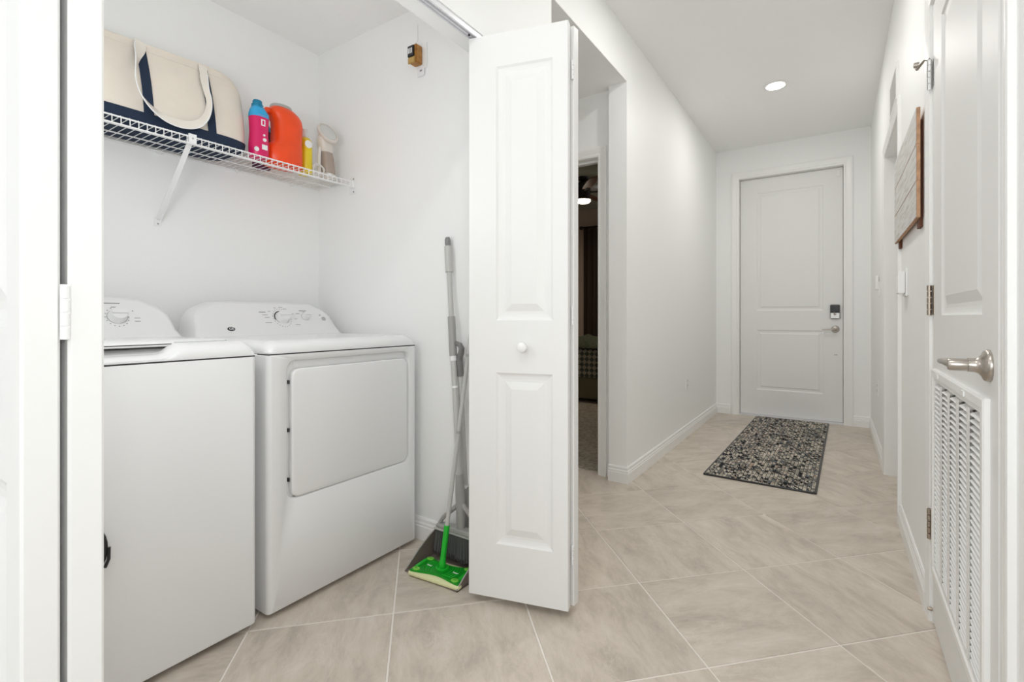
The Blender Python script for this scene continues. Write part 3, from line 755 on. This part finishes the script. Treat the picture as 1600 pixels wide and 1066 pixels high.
lb.lathe([(.008, .0325), (.008, .0355)], (0, .008, .078), 'x', 12); lb.lathe([(.005, .0325), (.005, .0355)], (0, .006, .098), 'x', 10); lb.lathe([(.010, .0305), (.010, .034)], (0, -.026, .030), 'x', 14)
ob('label_print', lb, 'white_print', pk)['kind'] = 'stuff'
ob('label_frame', MB().box(.0356, .0364, -.003, .005, .143, .161), 'pink', pk)
sp = softener((-2.303, 1.238, SZ+.001), 0, 'dark purple labelled bottle with blue shoulder, wedged behind the pink bottle', 'pinkd', 'pinkd', None)
ob('label_print', MB().lathe([(.020, .031), (.020, .0355)], (0, -.006, .135), 'x', 20), 'white_print', sp)
ob('label_ring', MB().lathe([(.014, .034), (.014, .0362)], (0, -.006, .135), 'x', 20), 'pinkd', sp)

jg = thing('detergent_jug', 'large orange laundry detergent jug with a grey lid on the shelf', 'jug', (-2.195, 1.283, SZ+.001))
ob('body', MB().loft(oval_loops([(0, .055, .080, 0, -.004), (.006, .060, .086, 0, -.004), (.05, .060, .089, 0, -.004), (.075, .059, .087, 0, -.003), (.098, .057, .076, 0, .008), (.115, .056, .067, 0, .013), (.16, .056, .067, 0, .015), (.205, .056, .069, 0, .016), (.232, .054, .073, 0, .008), (.250, .050, .074, 0, -.004), (.264, .042, .060, 0, -.008), (.273, .034, .046, 0, -.010)], 36, 2.5)), 'orange', jg, smooth=True, angle=60)
ob('lid', MB().loft(oval_loops([(.268, .040, .049, -.008, -.008), (.281, .040, .049, -.008, -.008), (.288, .036, .045, -.008, -.008), (.290, .028, .036, -.008, -.008)], 30, 2.2)), 'lidgray', jg, smooth=True)
ob('handle', MB().tube([(.0, -.050, .248), (.0, -.080, .246), (.0, -.094, .230), (.0, -.099, .200), (.0, -.098, .140), (.0, -.090, .100), (0, -.078, .075)], [.016, .014, .013, .0125, .0125, .014, .016], 12), 'orange', jg, smooth=True)
yl = thing('yellow_bottle', 'slim yellow bottle squeezed between the orange jug and the steamer', 'bottle', (-2.215, 1.405, SZ+.001))
ob('body', MB().loft(oval_loops([(0, .032, .024, 0, 0), (.006, .036, .028, 0, 0), (.12, .036, .028, 0, 0), (.165, .033, .026, 0, 0), (.182, .020, .018, 0, 0)])), 'yellow', yl, smooth=True, angle=60)
ob('neck', MB().lathe([(.018, .180), (.018, .196), (.014, .198), (.013, .225), (.001, .227)], (0, 0, 0), 'z', 16), 'bottlewhite', yl, smooth=True)
ob('label', MB().lathe([(.019, .034), (.019, .0375)], (0, -.004, .145), 'x', 16), 'white_print', yl)

# handheld steamer
gs = thing('garment_steamer', 'handheld garment steamer with a pale oval head and beige handle at the shelf end', 'steamer', (-2.205, 1.523, SZ+.001))
ob('base', MB().loft(oval_loops([(0, .030, .030, 0, .005), (.006, .034, .034, 0, .005), (.026, .033, .033, 0, .005), (.034, .029, .029, 0, .004)])), 'beigel', gs, smooth=True, angle=60)
ob('water_tank', MB().loft(oval_loops([(.034, .031, .031, 0, .004), (.05, .034, .034, 0, .003), (.11, .031, .031, 0, -.002), (.14, .028, .030, 0, -.008)])), 'beige', gs, smooth=True, angle=60)
ob('neck', MB().loft(oval_loops([(.138, .029, .032, 0, -.008), (.17, .032, .038, .004, -.016), (.20, .030, .040, .010, -.020), (.225, .020, .030, .012, -.022)])), 'beigel', gs, smooth=True, angle=60)
hdm = MB().lathe([(.046, -.012), (.053, -.006), (.054, .006), (.050, .012), (.044, .013), (.043, .009), (.002, .009)], (0, 0, 0), 'x', 32)
hdm.xf(Matrix.Diagonal((1, .78, 1.15, 1)))
hh = ob('head', hdm, 'beigel', gs, (.030, -.020, .228), (R(33), R(-24), R(-18)), smooth=True, angle=50)
ob('soleplate', MB().lathe([(.041, .009), (.041, .0115), (.036, .013), (.002, .013)], (0, 0, 0), 'x', 30).xf(Matrix.Diagonal((1, .78, 1.15, 1))), 'lens', hh, smooth=True)
ob('side_grip', MB().tube([(.0, -.045, .02), (0, -.048, .09), (.004, -.046, .15), (.01, -.034, .19)], [.009, .009, .008, .006], 10), 'bottlewhite', gs, smooth=True)
cord = []
for i in range(40):
    a = i*.38; cord.append((.03+.004*math.sin(i), -.070+.030*math.cos(a), .030+.024*math.sin(a) + .0002*i))
ob('cord', MB().tube(cord, .0028, 6), 'bottlewhite', gs, smooth=True)
ob('trigger', MB().box(.030, .037, -.020, -.002, .012, .030), 'white_print', gs, bevel=.003)

# ---------------------------------------------------------------- doorbell transformer on the closet side wall
tf = thing('doorbell_transformer', 'small copper coloured doorbell transformer on the closet side wall', 'transformer', (-1.628, 1.6095, 2.235))
ob('wall_plate', MB().box(-.016, .048, -.005, 0, -.055, .065), 'trim', tf, bevel=.002)
ob('core', MB().box(-.024, .022, -.044, -.006, -.038, .046), 'copper', tf, bevel=.003)
ob('lamination', MB().box(-.028, .016, -.050, -.043, -.040, -.012), 'gold', tf, bevel=.002)
cf = ob('coil_face', MB().box(-.028, .010, -.052, -.043, -.010, .040), 'black', tf, bevel=.002)
cp = MB()
for x in (-.022, -.012, -.003): cp.box(x, x+.005, -.0535, -.052, .004, .028)
ob('terminal', cp, 'white_print', cf)
ob('bell_wire', MB().tube([(-.012, -.047, .038), (-.018, -.02, .06), (-.010, -.004, .085), (-.012, -.003, .16)], .0018, 6), 'paper', tf, smooth=True)
tg = ob('paper_tag', MB().box(-.010, .034, -.0065, -.005, -.088, -.040), 'paper', tf)
ob('tag_print', MB().box(.006, .020, -.0071, -.0064, -.066, -.058), 'grayprint', tg)

# ---------------------------------------------------------------- dustpan, broom, mop
dp = thing('dustpan', 'taupe upright dustpan with a hooked grey handle against the closet wall', 'dustpan', (-1.325, 1.48, .001))
px0, px1, pyf, pyb = -.138, .138, -.117, .095
tray = MB()
tray.box(px0, px1, pyf, pyb, 0, .003)
def side(x0, x1):
    pr = [(pyf, .0), (pyf, .004), (pyf+.03, .026), (pyf+.08, .060), (pyf+.14, .092), (pyb, .118), (pyb, 0)]
    tray.loft([[(x, y, z) for y, z in pr] for x in (x0, x1)])
side(px0, px0+.004); side(px1-.004, px1); tray.box(px0, px1, pyb-.004, pyb, 0, .118)
ob('tray', tray, 'pan', dp)
rim = MB().tube([(px0+.002, pyf, .006), (px0+.002, pyf+.03, .029), (px0+.002, pyf+.08, .063), (px0+.002, pyf+.14, .095), (px0+.002, pyb, .120), (px1-.002, pyb, .120), (px1-.002, pyf+.14, .095), (px1-.002, pyf+.03, .029), (px1-.002, pyf, .006)], .003, 8)
ob('rim', rim, 'pan_e', dp, smooth=True)
ob('socket', MB().tube([(.012, .090, .06), (.008, .089, .20), (.006, .089, .31)], [.022, .018, .015], 14), 'greymd', dp, smooth=True)
ob('pole', MB().tube([(.006, .089, .30), (-.030, .096, .80)], .0115, 14), 'greylt', dp, smooth=True)
ob('collar', MB().tube([(.005, .089, .305), (.005, .089, .318)], .016, 14), 'white_print', dp, smooth=True)
ob('hook_grip', MB().tube([(-.028, .096, .775), (-.033, .096, .84), (-.030, .094, .858), (-.016, .088, .876), (-.010, .084, .896), (-.018, .082, .910), (-.040, .084, .916), (-.066, .086, .914)], [.016, .016, .0145, .013, .012, .011, .0095, .006], 12), 'greydk', dp, smooth=True)

bm_ = thing('broom', 'grey upright broom with dark bristles standing in the dustpan', 'broom', (-1.302, 1.52, .005))
top = Vector((-1.439+1.302, 1.590-1.52, 1.376)); foot = Vector((0, 0, .230))
dv = (top-foot)
def bp(t): return foot + dv*t
def seg(nm, t0, t1, r, m, n=14): return ob(nm, MB().tube([bp(t0), bp(t1)], r, n), m, bm_, smooth=True)
seg('lower_pole', .0, .530, .0125, 'greylt'); seg('collar', .53, .548, .0145, 'white_print'); seg('collar', .43, .438, .0138, 'white_print')
seg('middle_grip', .548, .695, .0165, 'greymd'); seg('upper_pole', .695, .865, .0115, 'greylt'); seg('top_grip', .865, .965, .0165, 'greylt')
ob('end_cap', MB().tube([bp(.958), bp(.966), bp(.975), bp(.99), bp(1.0)], [.010, .011, .013, .013, .009], 14), 'greycap', bm_, smooth=True)
ob('ferrule', MB().tube([foot+Vector((0, 0, -.088)), foot, bp(.06), bp(.12)], [.017, .020, .020, .0155], 14), 'greymd', bm_, smooth=True)
hx0, hx1 = -.130, .128
hs = []
for x, hh_ in ((hx0, .006), (hx0+.008, .009), (-.05, .0115), (.05, .0115), (hx1-.008, .009), (hx1, .006)):
    hs.append([(x, a*1.8, b) for a, b in rrect(-hh_, hh_, .130, .130+hh_*2.0, .005, 4)])
head = ob('head', MB().loft(hs), 'greymd', bm_, smooth=True, angle=60)
yk = MB()
for s, xe in ((-1, hx0+.012), (1, hx1-.012)):
    yk.tube([(s*.004, 0, .252), (s*.030, 0, .232), (xe-s*.022, 0, .176), (xe, 0, .146)], [.012, .010, .009, .008], 10)
ob('yoke', yk, 'greymd', bm_, smooth=True)
ob('head_rim', MB().loft([[(x, a, z) for a, z in ((-.0225, .126), (.0225, .126), (.0225, .1315), (-.0225, .1315))] for x in (hx0-.001, hx1+.001)]), 'greylt', bm_)
bt = MB(); rnd = random.Random(3)
for i in range(58):
    for j_ in range(4):
        x = hx0+.006+(hx1-hx0-.012)*i/57; y = -.014+.0093*j_
        dx = (x)*.08+rnd.uniform(-.003, .003); dy = (y)*.45+rnd.uniform(-.003, .003); zb = .018+rnd.uniform(0, .012)
        bt.tube([(x, y, .131), (x+dx*.5, y+dy*.4, .075), (x+dx, y+dy, zb)], [.0020, .0022, .0026], 4)
bo = ob('bristles', bt, 'brist', bm_); bo['kind'] = 'stuff'
bt2 = MB()
for i in range(50):
    x = hx0+.010+(hx1-hx0-.02)*i/49; x2 = x*1.08
    bt2.tube([(x, -.017, .130), (x2, -.023+rnd.uniform(-.003, .002), .028+rnd.uniform(0, .02))], [.0014, .0019], 4)
bo = ob('grey_bristles', bt2, 'brist2', bm_); bo['kind'] = 'stuff'

mp_ = thing('floor_mop', 'bright green flat floor mop with a pale yellow pad, in front of the broom', 'mop', (-1.312, 1.418, .0045), R(5))
W2, D2 = .122, .063
ob('pad', MB().loft([[(a, b, z) for a, b in rrect(-W2+i, W2-i, -D2+i, D2-i, .006, 4)] for z, i in ((0, .002), (.002, 0), (.012, 0), (.015, .002))]), 'padyellow', mp_, smooth=True, angle=50)
def hg(s, y):     # hourglass outline
    return [(s*x, y0) for x, y0 in y]
edge = []
m_ = 24
for k in range(m_+1):
    x = -W2+.006 + (2*W2-.012)*k/m_; edge.append((x, -D2+.006+.018*math.cos(PI*x/W2/2.0)**2))
poly = edge + [(-x, -y) for x, y in edge]
ob('head_plate', MB().loft([[(x*s, y*s, z) for x, y in poly] for z, s in ((.0145, 1), (.021, 1), (.0235, .97))]), 'green_d', mp_, smooth=True, angle=50)
rg = MB()
for q in (.026, .038, .050, .062):
    for s in (-1, 1):
        rg.tube([(s*(q+.014*abs(math.sin(t))), .030*math.cos(t)*1.15, .0238) for t in [PI*k/10 for k in range(11)]], .0016, 6)
rg.box(-W2+.010, -W2+.024, -.032, .032, .0235, .0262); rg.box(W2-.024, W2-.010, -.032, .032, .0235, .0262)
ob('ribs', rg, 'green', mp_, smooth=True)['kind'] = 'stuff'
for sx in (-1, 1):
    for sy in (-1, 1):
        go = ob('gripper', MB().lathe([(.013, .023), (.013, .0262), (.010, .027)], (0, 0, 0), 'z', 18).xf(Matrix.Diagonal((1.25, .85, 1, 1))), 'green_l', mp_, (sx*.094, sy*.044, 0), smooth=True)
        ob('slit', MB().box(-.006, .006, -.0012, .0012, .0268, .0275), 'green_d', go)
for sx in (-1, 1):
    mk = MB(); rn = random.Random(5)
    for k in range(4): mk.box(-.013+k*.0068, -.009+k*.0068, -.0035+.001*(k % 2), .0035-.001*((k+1) % 2), .0240, .0248)
    mk.tube([(-.013, .0045, .0244), (.0, -.001, .0244), (.014, .0035, .0244)], .0012, 5)
    ob('white_print', mk, 'white_print', mp_, (sx*.064, 0, 0), (0, 0, R(-6)))['kind'] = 'stuff'
jt = MB().lathe([(.026, .0235), (.026, .027), (.020, .028), (.018, .024)], (-.006, .010, 0), 'z', 24); jt.lathe([(.013, .025), (.014, .045), (.010, .056), (.002, .058)], (-.006, .010, 0), 'z', 18)
ob('swivel_joint', jt, 'green', mp_, smooth=True)
# handle direction: towards the wall, slightly right
base = Vector((-.006, .010, .045)); rotm = Matrix.Rotation(-R(5), 3, 'Z')
tp = rotm @ Vector((-1.268+1.312, 1.583-1.418, 1.16))
def mpnt(t): return base + (tp-base)*t
ob('green_sleeve', MB().tube([mpnt(-.01), mpnt(.03), mpnt(.128)], [.012, .0115, .0115], 14), 'green', mp_, smooth=True)
for a, b in ((.128, .455), (.457, .735), (.737, 1.0)):
    ob('pole_section', MB().tube([mpnt(a), mpnt(b)], .0088, 12), 'greylt', mp_, smooth=True)
for a in (.455, .735): ob('joint_ring', MB().tube([mpnt(a-.004), mpnt(a+.006)], .0098, 12), 'greymd', mp_, smooth=True)

# ---------------------------------------------------------------- rug
RW, RL = .636, 2.190
rug = thing('runner_rug', 'black and cream braided runner rug in front of the front door', 'rug', (-.392, 4.345, .001), R(-1.0))
ob('backing', MB().box(-RW/2+.004, RW/2-.004, -RL/2+.004, RL/2-.004, 0, .006), 'black', rug)
bd = MB(); 
bd.loft([[(a, b, z) for a, b in rrect(-RW/2+i, RW/2-i, -RL/2+i, RL/2-i, .012, 3)] for z, i in ((0, 0), (.007, 0), (.0095, .003), (.0095, .010), (.006, .012))], c0=False, c1=False)
ob('border', bd, 'black', rug, smooth=True)
rr = random.Random(11); V = []; F = []; C = []
nr, ns = 29, 150; pw = (RW-.02)/nr; pl_ = (RL-.02)/ns
pal = [((.68, .63, .54), 36), ((.42, .39, .33), 20), ((.24, .23, .21), 18), ((.035, .035, .037), 24), ((.013, .013, .015), 12), ((.52, .40, .31), 6), ((.15, .17, .19), 8)]
cols = [c for c, n_ in pal for _ in range(n_)]
for i in range(nr):
    ph = rr.random(); prev = rr.choice(cols)
    for k in range(ns):
        for s in (-1, 1):
            cx_ = -RW/2+.010+pw*(i+.5)+s*pw*.22; cy_ = -RL/2+.010+pl_*(k+.5)+(ph-.5)*pl_*.5*(1 if 0 < k < ns-1 else 0)
            if rr.random() < .55: prev = rr.choice(cols)
            col = prev; hl = pl_*.60; hw = pw*.235; sk = s*pw*.16
            n0 = len(V); zt = .0125+rr.uniform(-.001, .0015)
            V += [(cx_-sk, cy_-hl, .006), (cx_+hw-sk*.2, cy_-hl*.1, .0085), (cx_+sk, cy_+hl, .006), (cx_-hw+sk*.2, cy_+hl*.1, .0085), (cx_-sk*.4, cy_-hl*.4, zt), (cx_+sk*.4, cy_+hl*.4, zt)]
            F += [(n0, n0+1, n0+4), (n0+1, n0+5, n0+4), (n0+1, n0+2, n0+5), (n0+2, n0+3, n0+5), (n0+3, n0+4, n0+5), (n0+3, n0, n0+4)]
            C += [(*col, 1)]*6
mb = MB().add(V, F); me = bpy.data.meshes.new('yarn_loops'); me.from_pydata(V, [], F); me.materials.append(M['yarn'])
at = me.color_attributes.new('yarn', 'FLOAT_COLOR', 'POINT'); at.data.foreach_set('color', [x for c in C for x in c])
yo = bpy.data.objects.new('yarn_loops', me); COL.objects.link(yo); yo.parent = rug; yo['kind'] = 'stuff'

# ---------------------------------------------------------------- small wall fittings
sg = thing('wooden_sign', 'whitewashed three plank wooden sign on the right hall wall', 'sign', (.2495, 2.665, 1.602))
pm = MB(); hh_ = .1345
for k in range(3):
    z0 = -.203+k*.1357
    pm = MB(); pm.box(0, .0115, -.392, .392, z0, z0+hh_); pm.cur = 1
    pm.add([(-.0006, -.390, z0+.0015), (-.0006, .390, z0+.0015), (-.0006, .390, z0+hh_-.0015), (-.0006, -.390, z0+hh_-.0015)], [(0, 3, 2, 1)])
    ob('plank', pm, ['signwood', 'sign'], sg)
for y in (-.33, .33): ob('batten', MB().box(.0115, .0225, y-.030, y+.030, -.235, .165), 'signdark', sg)
# faint worn lettering strokes on the planks
lt = MB(); rn = random.Random(2)
for k in range(3):
    for i in range(16):
        y = -.33+i*.043; z = -.136+k*.1357
        if rn.random() < .8: lt.box(-.0011, -.0006, y, y+.008, z-.03*rn.random()-.012, z+.03)
ob('worn_lettering', lt, 'sign', sg) if False else None

th = thing('thermostat', 'white box thermostat on the right wall below the wooden sign', 'thermostat', (XR, 2.81, 1.187))
ob('base_plate', MB().box(-.009, 0, -.062, .062, -.063, .063), 'trim', th, bevel=.003)
ob('cover', MB().box(-.036, -.010, -.055, .055, -.050, .048), 'trim', th, bevel=.003)
rg_ = thing('air_register', 'small white air register high on the right wall above the doorway', 'vent', (XR, 3.315, 2.26))
fm = MB(); y0, y1, z0, z1 = -.185, .185, -.10, .10
fm.loft([[(-d, y0+a, z0+a), (-d, y1-a, z0+a), (-d, y1-a, z1-a), (-d, y0+a, z1-a)] for a, d in ((0, 0), (0, .006), (.006, .011), (.022, .011), (.024, .003))], c0=False, c1=False)
ob('frame', fm, 'trim', rg_)
ob('duct_back', MB().box(-.003, -.001, y0+.02, y1-.02, z0+.02, z1-.02), 'lidgray', rg_)
vm = mesh('louvre', MB().loft([[(-.003, y, -.004), (-.010, y, -.0075), (-.011, y, -.0068), (-.004, y, .0)] for y in (y0+.022, y1-.022)]), 'trim')
for i in range(14):
    o = bpy.data.objects.new('louvre', vm); COL.objects.link(o); o.parent = rg_; o.location = (0, 0, z0+.030+i*.0108)
sw = thing('light_switch', 'white light switch with a raised box beside the front door', 'switch', (XR, 4.47, 1.265))
ob('plate', MB().box(-.006, 0, -.036, .036, -.085, .03), 'trim', sw, bevel=.002)
ob('dimmer_box', MB().box(-.022, -.006, -.028, .028, -.030, .075), 'trim', sw, bevel=.003)
def outlet(name, label, x, y, z, face):
    t = thing(name, label, 'outlet', (x, y, z))
    s = face
    ob('plate', MB().box(min(0, s*.006), max(0, s*.006), -.036, .036, -.058, .058), 'trim', t, bevel=.002)
    for dz in (-.020, .020):
        r_ = ob('receptacle', MB().box(min(s*.006, s*.0078), max(s*.006, s*.0078), -.016, .016, dz-.014, dz+.014), 'appl2', t, bevel=.001)
        q = MB()
        for dy in (-.006, .006): q.box(min(s*.0078, s*.0082), max(s*.0078, s*.0082), dy-.0012, dy+.0012, dz-.002, dz+.007)
        ob('slot', q, 'gap', r_)
outlet('wall_outlet', 'white wall outlet low on the left hall wall', XL, 4.248, .456, 1)
outlet('wall_outlet', 'white wall outlet low on the right wall beside the front door', XR, 4.55, .485, -1)

# recessed downlight seen in the hall ceiling and its twin nearer the camera
def downlight(x, y, label, watts):
    t = thing('recessed_downlight', label, 'ceiling light', (x, y, CZ))
    ob('trim_ring', MB().lathe([(.088, -.001), (.088, -.005), (.080, -.007), (.066, -.006), (.064, -.001)], (0, 0, 0), 'z', 36), 'trim', t, smooth=True)
    ob('diffuser', MB().lathe([(.064, -.0035), (.050, -.004), (.001, -.0045)], (0, 0, 0), 'z', 32), 'canglow', t, smooth=True)
    l = bpy.data.lights.new('downlight_lamp', 'AREA'); l.shape = 'DISK'; l.size = .12; l.energy = watts; l.color = (1, .985, .955)
    o = bpy.data.objects.new('downlight_lamp', l); COL.objects.link(o); o.location = (0, 0, -.012); o.parent = t
downlight(-.388, 4.117, 'round recessed downlight glowing in the hall ceiling near the front door', 6.0)
# ---------------------------------------------------------------- bedroom seen through the gap
bed = thing('bed', 'bed with a patterned coverlet in the dark bedroom', 'bed', (-2.45, 5.94, .012))
ob('base', MB().box(-1.05, 1.05, -.74, .74, .04, .315), 'bedbase', bed, bevel=.02)
for x in (-.98, .98):
    for y in (-.68, .68): ob('leg', MB().lathe([(.02, 0), (.028, .045)], (x, y, 0), 'z', 12), 'black', bed)
ob('mattress', MB().box(-1.04, 1.04, -.735, .735, .315, .60), 'bottlewhite', bed, bevel=.05)
cvm = MB(); lo = []
for y, z in ((-.765, .30), (-.770, .45), (-.762, .60), (-.73, .635), (-.4, .642), (0, .642), (.4, .642), (.73, .635), (.758, .60), (.762, .45)):
    lo.append([(-1.06, y, z), (-.5, y-.006, z), (0, y+.004, z), (.5, y-.006, z), (1.06, y, z)])
cvm.loft(lo, c0=False, c1=False, closed=False); ob('coverlet', cvm, 'coverlet', bed, smooth=True, angle=80)
tw = thing('throw_blanket', 'dark green throw blanket heaped on the bed', 'blanket', (-2.45, 5.64, .656))
lo = []
for k in range(11):
    t = k/10; y = -.46+.92*t; hh = .005+.15*math.sin(PI*t)**.6
    lo.append([(-.62+1.24*i/14, y+.02*math.sin(i*1.7), max(.004, hh*(.8+.2*math.sin(i*2.1+k))) ) for i in range(15)] + [(.62-1.24*i/14, y, .001) for i in range(15)])
ob('fabric', MB().loft(lo), 'throw', tw, smooth=True, angle=80)
cu = thing('curtain', 'dark brown curtain hanging on the far bedroom wall', 'curtain', (-2.85, 6.745, 0))
lo = []
for z in (.05, 1.0, 2.36, 2.40):
    f_ = [(-.44+.88*i/60, .028*math.sin(i*.9)*(1 if z < 2.3 else .5), z) for i in range(61)]
    lo.append(f_ + [(x, y+.006, z_) for x, y, z_ in reversed(f_)])
ob('drape', MB().loft(lo), 'curtain', cu, smooth=True, angle=80)
ro = thing('curtain_rod', 'dark curtain rod with a ball finial in the bedroom', 'curtain rod', (-2.85, 6.745, 2.395))
ob('rod', MB().cyl((-.46, 0, .02), (1.3, 0, .02), .012, 12), 'rod', ro, smooth=True)
ob('finial', MB().lathe([(.002, -.03), (.020, -.022), (.028, 0), (.020, .022), (.012, .03)], (-.48, 0, .02), 'x', 14), 'rod', ro, smooth=True)
ob('bracket', MB().box(-.43, -.41, -.012, .055, .008, .030), 'rod', ro)
fn = thing('ceiling_fan', 'dark ceiling fan with wooden blades and a glowing light in the bedroom', 'ceiling fan', (-2.540, 5.20, 2.70))
ob('canopy', MB().lathe([(.065, 0), (.060, -.03), (.02, -.045), (.014, -.05)], (0, 0, 0), 'z', 24), 'black', fn, smooth=True)
ob('motor', MB().lathe([(.014, -.045), (.060, -.06), (.085, -.08), (.088, -.19), (.080, -.235), (.084, -.25), (.084, -.275)], (0, 0, 0), 'z', 28), 'black', fn, smooth=True)
ob('light_diffuser', MB().lathe([(.086, -.272), (.086, -.286), (.070, -.300), (.002, -.306)], (0, 0, 0), 'z', 28), 'glow', fn, smooth=True)
fl_ = bpy.data.lights.new('fan_lamp', 'AREA'); fl_.shape = 'DISK'; fl_.size = .16; fl_.energy = 7; fl_.color = (1, .84, .66)
flo = bpy.data.objects.new('fan_lamp', fl_); COL.objects.link(flo); flo.parent = fn; flo.location = (0, 0, -.315)
for i in range(5):
    a = R(20+72*i); bl = MB()
    bl.loft([[(r_, -hw, -.175-.012), (r_, hw, -.175+.012), (r_, hw, -.168+.012), (r_, -hw, -.168-.012)] for r_, hw in ((.16, .045), (.25, .060), (.50, .068), (.60, .060), (.64, .03))])
    bo = ob('blade', bl, 'blade', fn, None, (0, 0, a), bevel=.002)
    ob('blade_arm', MB().box(.07, .20, -.014, .014, -.185, -.176), 'black', bo)
sd = thing('smoke_detector', 'round white smoke detector on the bedroom ceiling', 'smoke detector', (-2.60, 5.62, 2.70))
ob('body', MB().lathe([(.07, 0), (.07, -.02), (.055, -.035), (.002, -.038)], (0, 0, 0), 'z', 24), 'trim', sd, smooth=True)
